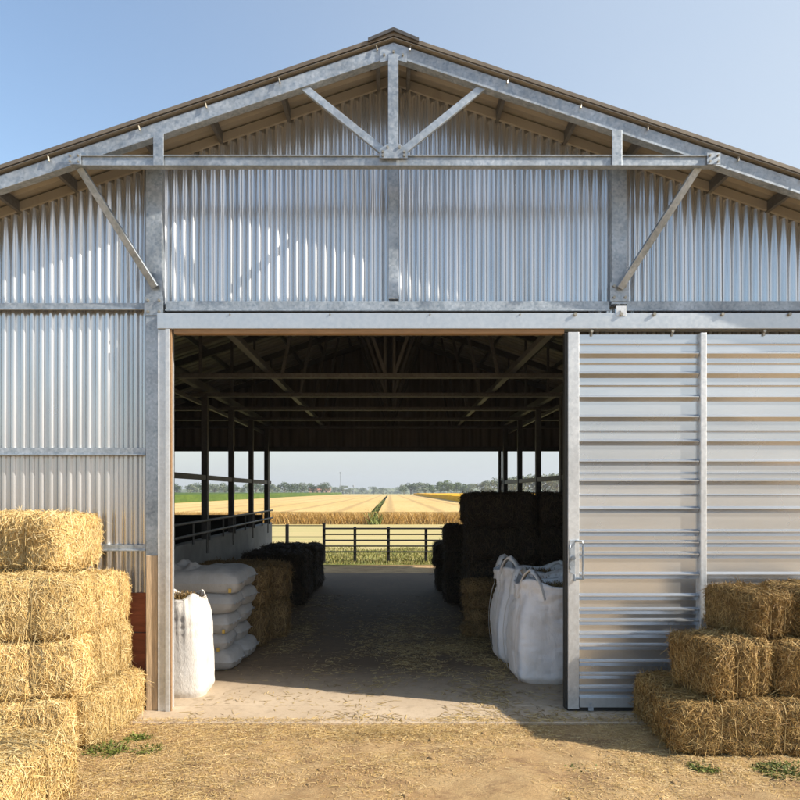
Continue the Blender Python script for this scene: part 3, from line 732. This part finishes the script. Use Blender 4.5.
# ------------------------------------------------------------------ sacks and bulk bags
def pillow(L, D, H, seed):
    """filled sack lying flat: seams at the two ends, plump sides"""
    nu, nv = 36, 28; V = []; Q = []; so_ = Vector((seed*3.3, seed*5.1, 2))
    for s_ in (1, -1):
        for i in range(nu+1):
            for j in range(nv+1):
                u = -1+2*i/nu; v = -1+2*j/nv
                t = max(0, (1-abs(u)**7))**.45 * max(0, (1-abs(v)**4.5))**.5
                x = u*L/2*(1-.05*v*v); y = v*D/2*(1-.13*abs(u)**4)
                wr = noise.noise(Vector((x*9, y*5, s_*2))+so_)*.020 + noise.noise(Vector((x*14, y*30, s_))+so_)*.012*(.25+abs(u)**2)
                z = s_*t*(H/2)*1.04 + (wr*t if s_ > 0 else wr*t*.5) + .01*math.sin(u*3+seed)*t
                V.append((x, y, z))
        b0 = 0 if s_ > 0 else (nu+1)*(nv+1)
        for i in range(nu):
            for j in range(nv):
                a = b0+i*(nv+1)+j; f = (a, a+nv+1, a+nv+2, a+1); Q.append(f if s_ > 0 else f[::-1])
    return V, Q
SK = []
for i in range(3):
    V, Q = pillow(.74, .46, .215, i); b = MB(); b.add(V, Q, 0, True)
    SK.append(b.mesh('feed_sack', M['bag_grey']))
def seam(L, D, sg):
    b = MB()
    if 1:
        v = []; n = 14
        for i in range(n+1):
            y = -D*.40 + D*.80*i/n; v += [(sg*L*.485, y, .004*math.sin(i*2.1)), (sg*(L*.485+.022), y, .010*math.sin(i*1.7+sg))]
        b.add(v, [(2*i, 2*i+1, 2*i+3, 2*i+2) for i in range(n)])
    return b.mesh('sewn_seam', M['bag_grey'])
SEAM = [seam(.74, .46, -1), seam(.74, .46, 1)]
GS = 'grey feed sacks piled inside the door'
tiers = ['bottom', 'second', 'middle', 'fourth', 'top']
for t in range(5):
    for r_ in range(2):
        if t == 4 and r_ == 1: pass
        o = bpy.data.objects.new('feed_sack', SK[(t+r_) % 3]); COL.objects.link(o)
        dx = (.03, -.02, .0, .02, .03)[t]; zz = (.0, .185, .37, .56, .75)[t]; big = 1.12 if t == 4 and r_ == 0 else 1
        o.location = (-1.92+dx*1.5+.03*r_+random.uniform(-.02,.02), 1.28+.46*r_, zz+.10*big); o.rotation_euler = (random.uniform(-.03,.03), random.uniform(-.02,.04), math.pi*((t+r_) % 2)+random.uniform(-.09,.09)-.04)
        o.scale = (1.06*(1.02 if big > 1 else 1), 1.06, big)
        tag(o, f'{tiers[t]} grey woven sack of the {"front" if r_ == 0 else "back"} pile by the concrete wall', 'sack', GS)
        if r_ == 0 and t in (1, 2, 4):
            sx = -1 if (t+r_) % 2 else 1; x_ = (.30, .27, .31)[t % 3]
            b = MB(); b.box(min(sx*x_, sx*(x_+.024)), max(sx*x_, sx*(x_+.024)), *((-.235, -.222) if sx > 0 else (.222, .235)), -.075, -.04); b.build('paper_tag', M['tag'], o)
        for me in SEAM:
            s_ = bpy.data.objects.new('sewn_seam', me); COL.objects.link(s_); s_.parent = o

def bulk_bag(name, W_, D_, H_, seed, loc, rz, mat, label, cat, group=None, taper=0, handles=True, fill=None, neck=0.0):
    root = empty(name, loc, math.radians(rz), label, cat, group)
    nu, nv = 96, 46; V = []; so_ = Vector((seed*4.1, seed*2.3, 0))
    rim = []
    for j in range(nv+1):
        v = j/nv
        for i in range(nu):
            th = 2*math.pi*i/nu; c, s_ = math.cos(th), math.sin(th)
            k = 5.0 - 2.2*v
            r = (abs(c)**k+abs(s_)**k)**(-1/k)
            bulge = (.90 + .14*math.sin(math.pi*min(1, v*1.15+.05))**.7 if handles else 1.0-.05*v) - taper*v**1.5 - neck*(max(0, v-.74)/.26)**1.4
            corner = (abs(c*s_)*2)**3
            x = c*r*W_/2*bulge; y = s_*r*D_/2*bulge
            z = H_*v + (.03+.05*corner)*max(0, v-.8)/.2*(1+ .6*noise.noise(Vector((c*2, s_*2, seed))))
            pv = Vector((x*4.5, y*4.5, z*3))+so_
            amp = (.022 if handles else .012) + .045*max(0, v-.62)/.38 + .010*max(0, .15-v)/.15
            d = amp*noise.noise(pv) + amp*.7*(.5-abs(noise.noise(Vector((x*7, y*7, z*16))+so_)))*(1.2 if handles else .5) + .004*noise.noise(Vector((th*14, z*2.5, seed)))*(2 if v > .6 else 1)
            d += .018*max(0, v-.75)/.25*noise.noise(Vector((c*6, s_*6, z*2+seed)))
            x += c*d; y += s_*d
            if v < .06: x *= 1-.10*(1-v/.06); y *= 1-.10*(1-v/.06)
            V.append((x, y, z))
    Q = [(j*nu+i, j*nu+(i+1) % nu, (j+1)*nu+(i+1) % nu, (j+1)*nu+i) for j in range(nv) for i in range(nu)]
    # fold the lip inwards and down
    top = V[-nu:]; lip = []
    for lvl, (sc, dz) in enumerate(((.97, -.012), (.93, -.06), (.90, -.13))):
        lip += [(p[0]*sc, p[1]*sc, p[2]+dz) for p in top]
    base = len(V); V += lip; pr = (nv)*nu
    for l_ in range(3):
        for i in range(nu):
            a = pr+i if l_ == 0 else base+(l_-1)*nu+i; a2 = pr+(i+1) % nu if l_ == 0 else base+(l_-1)*nu+(i+1) % nu
            Q.append((a, a2, base+l_*nu+(i+1) % nu, base+l_*nu+i))
    b = MB(); b.add(V, Q, 0, True); b.add(V[:nu], [tuple(range(nu))[::-1]])
    b.build('bag_body', mat, root)
    # filling
    n1 = 26; V = [(0, 0, H_-.02)]; Q = []; 
    for j in range(1, 9):
        for i in range(n1):
            th = 2*math.pi*i/n1; c, s_ = math.cos(th), math.sin(th); r = (abs(c)**3+abs(s_)**3)**(-1/3)*j/8*(1-taper-neck)*.97
            x, y = c*r*W_/2*.9, s_*r*D_/2*.9
            V.append((x, y, H_+(.035 if not handles else .0)-.07*(j/8)**2+.03*noise.noise(Vector((x*8, y*8, seed)))))
    Q = [(0, 1+i, 1+(i+1) % n1) for i in range(n1)] + [(1+(j-1)*n1+i, 1+j*n1+i, 1+j*n1+(i+1) % n1, 1+(j-1)*n1+(i+1) % n1) for j in range(1, 8) for i in range(n1)]
    b = MB(); b.add(V, Q, 0, True)
    n = 900; rr = np.sqrt(RNG.random(n))*(1-taper-neck)*.85; tt = RNG.uniform(0, 2*np.pi, n)
    P = np.stack([rr*np.cos(tt)*W_/2, rr*np.sin(tt)*D_/2, H_+(.02 if not handles else -.01)-.06*rr**2], 1); a = RNG.uniform(0, 2*np.pi, n)
    Dd = np.stack([np.cos(a), np.sin(a), RNG.uniform(.2,1.2,n)], 1); Dd /= np.linalg.norm(Dd, axis=1)[:,None]
    Ww = np.cross(Dd, [0,0,1.]); Ww /= np.linalg.norm(Ww, axis=1)[:,None]
    b.ribbons(P, Dd, Ww, RNG.uniform(.03,.09,n), np.full(n,.007), 1, None)
    b.build('bag_filling', [fill or M['grain'], HAY_M if fill is None else fill], root)
    if handles:
        for (cx_, cy_, hh) in ((-1,-1,.17), (1,-1,.10), (-1,1,.15), (1,1,.08)):
            ax, ay = cx_*W_*.46, cy_*D_*.20; bx, by = cx_*W_*.20, cy_*D_*.47
            pts = []; n = 16
            for i in range(n+1):
                t = i/n; sn = math.sin(math.pi*t)
                pts.append(Vector((ax+(bx-ax)*t + cx_*.015*sn, ay+(by-ay)*t + cy_*.015*sn, H_-.10+(hh+.10)*sn**.75 + .01*math.sin(5*t+seed))))
            # webbing running down the bag
            b = MB(); V = []
            for i, p in enumerate(pts):
                tdir = (pts[min(i+1, n)]-pts[max(i-1, 0)]).normalized(); out = Vector((cx_, cy_, 0)).normalized()
                wd = tdir.cross(Vector((-out.y, out.x, 0))); wd = out if wd.length < .1 else wd.normalized()
                for o_ in (-.032, .032):
                    for e in (-.0025, .0025): V.append(tuple(p + wd*o_ + tdir.cross(wd).normalized()*e))
            b.add(V, [f for i in range(n) for f in ((4*i,4*i+4,4*i+6,4*i+2),(4*i+1,4*i+3,4*i+7,4*i+5),(4*i,4*i+1,4*i+5,4*i+4),(4*i+2,4*i+6,4*i+7,4*i+3))], 0, True)
            b.build('lifting_loop', M['strap'], root)
        for (cx_, cy_) in ((-1,-1),(-1,1),(1,-1)):
            b = MB(); V = []
            for i in range(25):
                v = i/24; z = H_*.93*v+.02
                bulge = .90+.14*math.sin(math.pi*min(1, v*1.08+.05))**.7-taper*v**1.5
                x, y = cx_*W_/2*bulge*.985, cy_*D_/2*bulge*.80
                V += [(x+cx_*.014, y-.018, z), (x+cx_*.014, y+.018, z)]
            b.add(V, [(2*i, 2*i+1, 2*i+3, 2*i+2) for i in range(24)], 0, True); b.build('corner_webbing', M['strap'], root)
    return root
bulk_bag('bulk_bag', .84, .62, .86, 3, (1.57, .90, 0), 2, M['bag_pale'], 'nearest white bulk bag filled with hay, partly behind the sliding door', 'bulk bag', 'white bulk bags inside the door')
bulk_bag('bulk_bag', .88, .60, .91, 8, (1.54, 1.60, 0), -1, M['bag_pale'], 'rear white bulk bag with a raised lifting loop beside the aisle', 'bulk bag', 'white bulk bags inside the door')
bulk_bag('open_sack', .52, .44, .80, 5, (-1.83, .42, 0), 0, M['bag_white'], 'sunlit white sack of yellow grain standing open beside the left door jamb', 'sack', handles=False, taper=.06, neck=.14)
# crumpled empty sack on top of the pile
b = MB(); V = []; n = 26
for i in range(n+1):
    for j in range(n+1):
        x = -.24+.48*i/n; y = -.2+.4*j/n; r2 = (x/.26)**2+(y/.2)**2
        z = .012+.09*max(0, 1-r2)*(.6+noise.noise(Vector((x*9, y*9, 4)))) + .05*abs(noise.noise(Vector((x*15+y*6, y*11, 1))))*(1 if r2 < .9 else .3)
        V.append((x, y, z))
b.add(V, [(i*(n+1)+j, (i+1)*(n+1)+j, (i+1)*(n+1)+j+1, i*(n+1)+j+1) for i in range(n) for j in range(n)], 0, True)
o = b.build('empty_sack', M['bag_grey']); o.location = (-2.13, 1.30, .955); tag(o, 'crumpled empty grey sack thrown on top of the sack pile', 'sack')
so2 = o.modifiers.new('t', 'SOLIDIFY'); so2.thickness = .004
# small stack of hay slabs right of the aisle, before the tall dark stack
slab = [bale_mesh('hay_slab', .42, .45, .16, 70+i, 3500, [HAY_M, HAY_M_CORE], twines=None, slen=(.04,.10), sw=.006) for i in range(2)]
for t in range(4):
    o = bpy.data.objects.new('hay_slab', slab[t % 2]); COL.objects.link(o); o.location = (1.12+.02*((t*5) % 3-1), 2.75, .085+.168*t); o.rotation_euler.z = .1*((t*7) % 3-1)+math.pi*(t % 2)
    tag(o, ('lowest','second lowest','second highest','topmost')[t] + ' loose hay slab in the small pile beside the bulk bags', 'hay slab', 'hay slabs piled by the bulk bags')

# ------------------------------------------------------------------ loose straw lying about
def litter(name, n, pts_fn, label, mat=None, L=(.02,.10), wd=.0035, z=.004, up=.25):
    P = pts_fn(n); n = len(P); a = RNG.uniform(0, 2*np.pi, n)
    D = np.stack([np.cos(a), np.sin(a), RNG.uniform(-.02, up, n)], 1); D /= np.linalg.norm(D, axis=1)[:,None]
    W = np.cross(D, [0,0,1.]) + np.stack([np.zeros(n), np.zeros(n), RNG.uniform(-.5,.5,n)], 1); W /= np.linalg.norm(W, axis=1)[:,None]
    Ln = RNG.uniform(*L, n)*RNG.uniform(.5,1,n); bd = RNG.normal(size=(n,3))*(Ln*.15)[:,None]; bd[:,2] = -np.abs(D[:,2]*Ln*.8)
    b = MB(); b.ribbons(P, D, W, Ln, RNG.uniform(.6,1.3,n)*wd, 0, bd)
    return tag(b.build(name, mat or LITTER), label, 'straw', kind='stuff')
def yard_pts(n):
    x = RNG.uniform(-3.6, 3.9, n); y = RNG.uniform(-3.2, -.30, n); out = []
    for i in range(n):
        v = Vector((x[i]*.9, y[i]*1.3, 5)); d = .22 + .9*noise.noise(v) + .35*noise.noise(v*4)
        d += .6*math.exp(-((y[i]+.55)/.16)**2)*(x[i] < 1.2)
        d += .9*math.exp(-((x[i]+1.75)/.35)**2) * (y[i] > -2.2)
        d += 1.0*math.exp(-((x[i]-1.75)/.25)**2)*(y[i] > -1.3) + .9*math.exp(-((y[i]+1.2)/.15)**2)*(x[i] > 1.6)
        d += .5*math.exp(-((x[i]+1.4)/.9)**2) + 1.2*math.exp(-((x[i]-.05)/.45)**2-((y[i]+.62)/.13)**2)
        if RNG.random() < d*1.1: out.append((x[i], y[i], max(yard_h(x[i], y[i]), 0 if y[i] > -.38 else -1)+.004))
    return np.array(out)
litter('loose_straw', 200000, yard_pts, 'golden straw and chaff scattered over the dirt in front of the barn', L=(.008,.07), wd=.0026)
def floor_pts(n):
    x = RNG.uniform(-1.6, 2.2, n); y = RNG.uniform(-.36, 6, n); out = []
    for i in range(n):
        d = .95*math.exp(-((x[i]-.45)/.75)**2-((y[i]-2.3)/1.3)**2) + .8*math.exp(-((x[i]-1.0)/.2)**2)*(y[i] < 3.2) + .45*math.exp(-((x[i]+1.15)/.22)**2)*(y[i] > 1.8)
        d += .05 + .35*math.exp(-((y[i]+.3)/.12)**2); d *= .6+1.3*noise.noise(Vector((x[i]*2.2, y[i]*2.2, 9)))
        if RNG.random() < d: out.append((x[i], y[i], .003))
    return np.array(out)
litter('floor_straw', 110000, floor_pts, 'trodden straw scattered over the concrete floor in the barn aisle', mat=STRAW_F, L=(.03,.11), up=.15, wd=.006)

# weeds
def weed(loc, r, n, h, label, group='green weeds in the straw before the barn'):
    rr = np.sqrt(RNG.random(n))*r*(.75+.5*RNG.random(n)); t = RNG.uniform(0, 2*np.pi, n)
    P = np.stack([rr*np.cos(t), rr*np.sin(t)*.8, np.zeros(n)], 1)
    D = np.stack([RNG.normal(size=n), RNG.normal(size=n), RNG.uniform(.2,1.4,n)], 1); D /= np.linalg.norm(D, axis=1)[:,None]
    c = RNG.uniform(0, 6.28, n); W = np.stack([np.cos(c), np.sin(c), np.zeros(n)], 1); L = RNG.uniform(.25, 1, n)*h*.7
    b = MB(); b.ribbons(P, D, W, L, RNG.uniform(.006,.014,n), 0, np.stack([np.cos(t), np.sin(t), -np.ones(n)], 1)*(L*.3)[:,None])
    o = b.build('weed_tuft', GREEN); o.location = loc; return tag(o, label, 'weed', group)
weed((-1.93, -.93, .0), .14, 420, .09, 'low green weed patch at the foot of the left stack')
weed((-1.78, -.72, .0), .09, 240, .07, 'small green weed between the left stack and the door jamb')
weed((-1.64, -.93, .0), .10, 240, .06, 'flat green weed standing alone in the straw by the left stack')
weed((2.48, -1.28, .0), .16, 900, .06, 'wide green weed patch before the right stack at the picture edge')
weed((2.0, -1.22, .0), .10, 300, .05, 'thin grassy weed before the corner of the right stack')
weed((1.22, -1.25, .0), .10, 90, .035, 'tiny weed in the dirt left of the right stack')
# small clods and chips in the yard
for i in range(16):
    x, y = random.uniform(-1.3, 2.2), random.uniform(-1.75, -.55); r = random.uniform(.008, .02)
    b = MB(); V, Q = body_mesh(r*2.2, r*1.6, r*.9, i+90, None, rough=r*.25, k=3, nseg=(5,5,4)); b.add(V, Q, 0, True)
    o = b.build('dirt_clod', M['yard']); o.location = (x, y, yard_h(x, y)+r*.25); o.rotation_euler.z = random.uniform(0, 3)
    tag(o, 'small clod of dry earth lying in the trampled yard', 'clod', 'clods of earth in the yard')

# ------------------------------------------------------------------ fence beyond the barn
fence = empty('metal_fence', (0, 11.3, 0), 0, 'black five rail metal gate fence across the rear of the barn', 'fence')
FD = 16.8; fx = lambda px: (px-390)*FD/F
for px, h in ((324, .97), (355, .90), (388.5, .90), (426, .86), (465, .9), (505, .9), (545, .9), (590, .9), (640, .9), (700, .9)):
    b = MB(); b.box(fx(px)-.035, fx(px)+.035, -.03, .03, -.03, h-.02 if px != 324 else h); b.build('fence_post', M['black_gate'], fence, .005)
for i in range(5):
    z = .84 - i*.145
    b = MB(); b.tube([(fx(324), -.045, z), (fx(700), -.045, z)], .018 if i else .022); b.build('fence_rail', M['black_gate'], fence)
wf = empty('wire_fence', (0, 11.5, 0), 0, 'thin post and wire fence left of the black metal gate', 'fence')
for px in (286, 250, 205, 160, 110, 60):
    b = MB(); b.box(fx(px)-.04, fx(px)+.04, -.04, .04, -.03, .93); b.build('fence_post', M['black_gate'], wf, .005)
for z in (.90, .62, .35):
    b = MB(); b.tube([(fx(60), 0, z), (fx(322), 0, z)], .012 if z > .8 else .006, 5); b.build('fence_wire', M['black_gate'], wf)

# ------------------------------------------------------------------ far trees, farm, masts
def crown_mesh(w, h, seed, mat, nl=1300, leaf=.6):
    r = np.random.default_rng(seed); b = MB(); k = 11
    C = np.stack([r.normal(0, w*.22, k), r.normal(0, w*.22, k), r.uniform(h*.38, h*.86, k)], 1); R = r.uniform(w*.14, w*.30, k)
    R *= np.clip(1.25 - C[:,2]/h*.6, .5, 1.1)
    idx = r.integers(0, k, nl); d = r.normal(size=(nl,3)); d /= np.linalg.norm(d, axis=1)[:,None]
    P = C[idx] + d*(R[idx]*r.uniform(.55,1.1,nl))[:,None]*np.array([1,1,.85])
    for p in P:
        a = Vector(r.normal(size=3)).normalized(); c = a.orthogonal().normalized(); e = a.cross(c); s_ = leaf*r.uniform(.5,1.2)
        v = [Vector(p)+c*s_*.5*x_+e*s_*.35*y_ for x_, y_ in ((-1,-.3),(0,-1),(1,.1),(.2,1))]
        b.add([tuple(q) for q in v], [(0,1,2,3)])
    return b.mesh('crown', mat)
def trunk_mesh(w, h):
    b = MB(); b.tube([(0,0,0),(0.05,0,h*.25),(0,.1,h*.5)], w*.035, 7)
    for a in (0, 2.1, 4.2): b.tube([(0,0,h*.3),(math.cos(a)*w*.18, math.sin(a)*w*.18, h*.6)], w*.016, 5)
    return b.mesh('trunk', BARK)
CR = [(crown_mesh(8, 8, i, LEAF[i % 3]), i % 3) for i in range(6)]; TR = trunk_mesh(8, 8)
def far_tree(px, d, top_py, kind, label, group, wscale=1.0):
    h = 1.75 + (493.5-top_py)*d/F; v = [c for c in CR if c[1] == kind][random.randint(0, 1)][0]
    r = empty('tree', ((px-390)*d/F, d-5.5, 0), random.uniform(0, 6), label, 'tree', group); s_ = h/7.6; r.scale = (s_*wscale, s_*wscale, s_)
    for nm, me in (('crown', v), ('trunk', TR)):
        o = bpy.data.objects.new(nm, me); COL.objects.link(o); o.parent = r
for i in range(16):
    far_tree(180+i*9.4+random.uniform(-4,4), 330+random.uniform(-25,25), 486.5-random.random()*3.5, (0,2,0)[i % 3], 'dark rounded tree in the hazy row left of the farmhouse', 'trees on the horizon left of the farmhouse', 1.3)
for i, (px, ty) in enumerate(((335,488.5),(343,487),(350,489.5),(362,489),(374,488),(383,489))):
    far_tree(px, 520, ty, 2, 'small pale tree on the horizon between farmhouse and field corner', 'small distant trees in the middle of the horizon', 1.3)
for i, (px, ty, d, kd) in enumerate(((404,486,360,2),(411,484.5,350,0),(418,484,350,2),(425,484.5,340,2),(433,487,330,1),(441,484,320,1),(448,483,310,1),(455,484.5,315,1),(463,486,320,1),(471,485,330,2))):
    far_tree(px, d, ty, kd, 'green field tree in the clump at the right end of the horizon', 'trees on the horizon right of the wheat', 1.25)
for i, (px, ty) in enumerate(((482,484),(493,482),(505,479),(514,480),(523,478),(534,476),(545,477),(557,475),(570,477),(584,476),(600,478))):
    far_tree(px, 250, ty, 2, 'grey green tree in the tall row seen beyond the right hand stack', 'grey green trees beyond the stacked bales', 1.3)
# a far wood that reads as one mass along the whole horizon
b = MB(); r = np.random.default_rng(5); n = 9000; x = r.uniform(-900, 900, n); hh = 5+3*np.array([noise.noise(Vector((q*.02, 0, 0)))+.7*noise.noise(Vector((q*.09, 3, 0))) for q in x])
z = r.random(n)*np.maximum(hh, 1); y = 720+r.uniform(-12, 12, n); s_ = r.uniform(1.2, 3, n)
for i in range(n):
    a = r.uniform(-.8, .8, 4)
    b.add([(x[i]-s_[i], y[i], z[i]+a[0]*.5), (x[i], y[i]-1, z[i]-s_[i]*.7), (x[i]+s_[i], y[i], z[i]+a[1]*.5), (x[i]+a[2], y[i]+1, z[i]+s_[i]*.7)], [(0,1,2,3)])
tag(b.build('distant_wood', LEAF[2]), 'continuous low wood far off along the horizon', 'wood', kind='stuff')
# farmhouse
fd = 400; fhx = (320-390)*fd/F
fh = empty('farmhouse', (fhx, fd-5.5, 0), 0, 'long low farmhouse with pale pink walls and reddish roof far away', 'farmhouse')
wallm = simple('pink render', (.58,.36,.29), .8); roofm = simple('clay tile roof', (.42,.17,.11), .8); glassm = simple('dark window glass', (.03,.035,.04), .2)
b = MB(); b.box(-6, 6, -3, 3, 0, 2.9); b.build('wall', wallm, fh)
b = MB(); b.prism([(-3.4, 2.9), (3.4, 2.9), (0, 4.4)], -6.3, 6.3, axis='X'); fix_normals(b.build('roof', roofm, fh))
for x_ in (-4, -1.3, 1.3, 4):
    b = MB(); b.box(x_-.5, x_+.5, -3.04, -3.01, 1.0, 2.2); b.build('window', glassm, fh)
b = MB(); b.box(2.5, 3.2, -.4, .4, 3.9, 5.1); b.build('chimney', wallm, fh)
steel = simple('grey lattice steel', (.35,.36,.38), .5, .5)
for px, ty, d, lab in ((340.5, 473, 700, 'tall thin lattice mast with a small head on the horizon'), (353.5, 486, 700, 'shorter lattice mast right of the tall one')):
    h = 1.75+(492-ty)*d/F; m_ = empty('mast', ((px-390)*d/F, d-5.5, 0), 0, lab, 'mast')
    b = MB()
    for cx_, cy_ in ((-.5,-.3),(.5,-.3),(0,.5)): b.tube([(cx_, cy_, 0), (cx_*.4, cy_*.4, h)], .13, 5)
    z = 0; s_ = 1
    while z < h-2: b.tube([(-.5*s_*(1-.6*z/h), -.3, z), (.5*s_*(1-.6*z/h), -.3, z+1.5)], .07, 4); z += 1.5; s_ = -s_
    b.build('lattice', steel, m_)
    b = MB(); b.tube([(0,0,h-.6), (0,0,h+.9)], 1.0, 10); b.build('mast_head', steel, m_)

# ------------------------------------------------------------------ air
b = MB(); b.box(-1400, 1400, -60, 1300, -1.2, 30)
hz = bpy.data.materials.new('haze'); hz.use_nodes = True; t = hz.node_tree; t.nodes.remove(t.nodes['Principled BSDF'])
pv = t.nodes.new('ShaderNodeVolumePrincipled'); pv.inputs['Color'].default_value = (.86,.92,1,1); pv.inputs['Density'].default_value = HAZE
pv.inputs['Anisotropy'].default_value = .2
t.links.new(pv.outputs[0], t.nodes['Material Output'].inputs['Volume'])
tag(b.build('haze', hz), 'pale even haze in the summer air', kind='stuff')

def heap_pts(n):
    x = RNG.normal(.02, .28, n); y = RNG.normal(-.62, .07, n)
    return np.stack([x, y, .004+.03*RNG.random(n)*np.exp(-((x-.02)/.3)**2)], 1)
litter('hay_wisps', 1800, heap_pts, 'thin greenish brown heap of hay wisps at the edge of the concrete apron', mat=LITTER, L=(.015,.06), up=.35, wd=.0026)
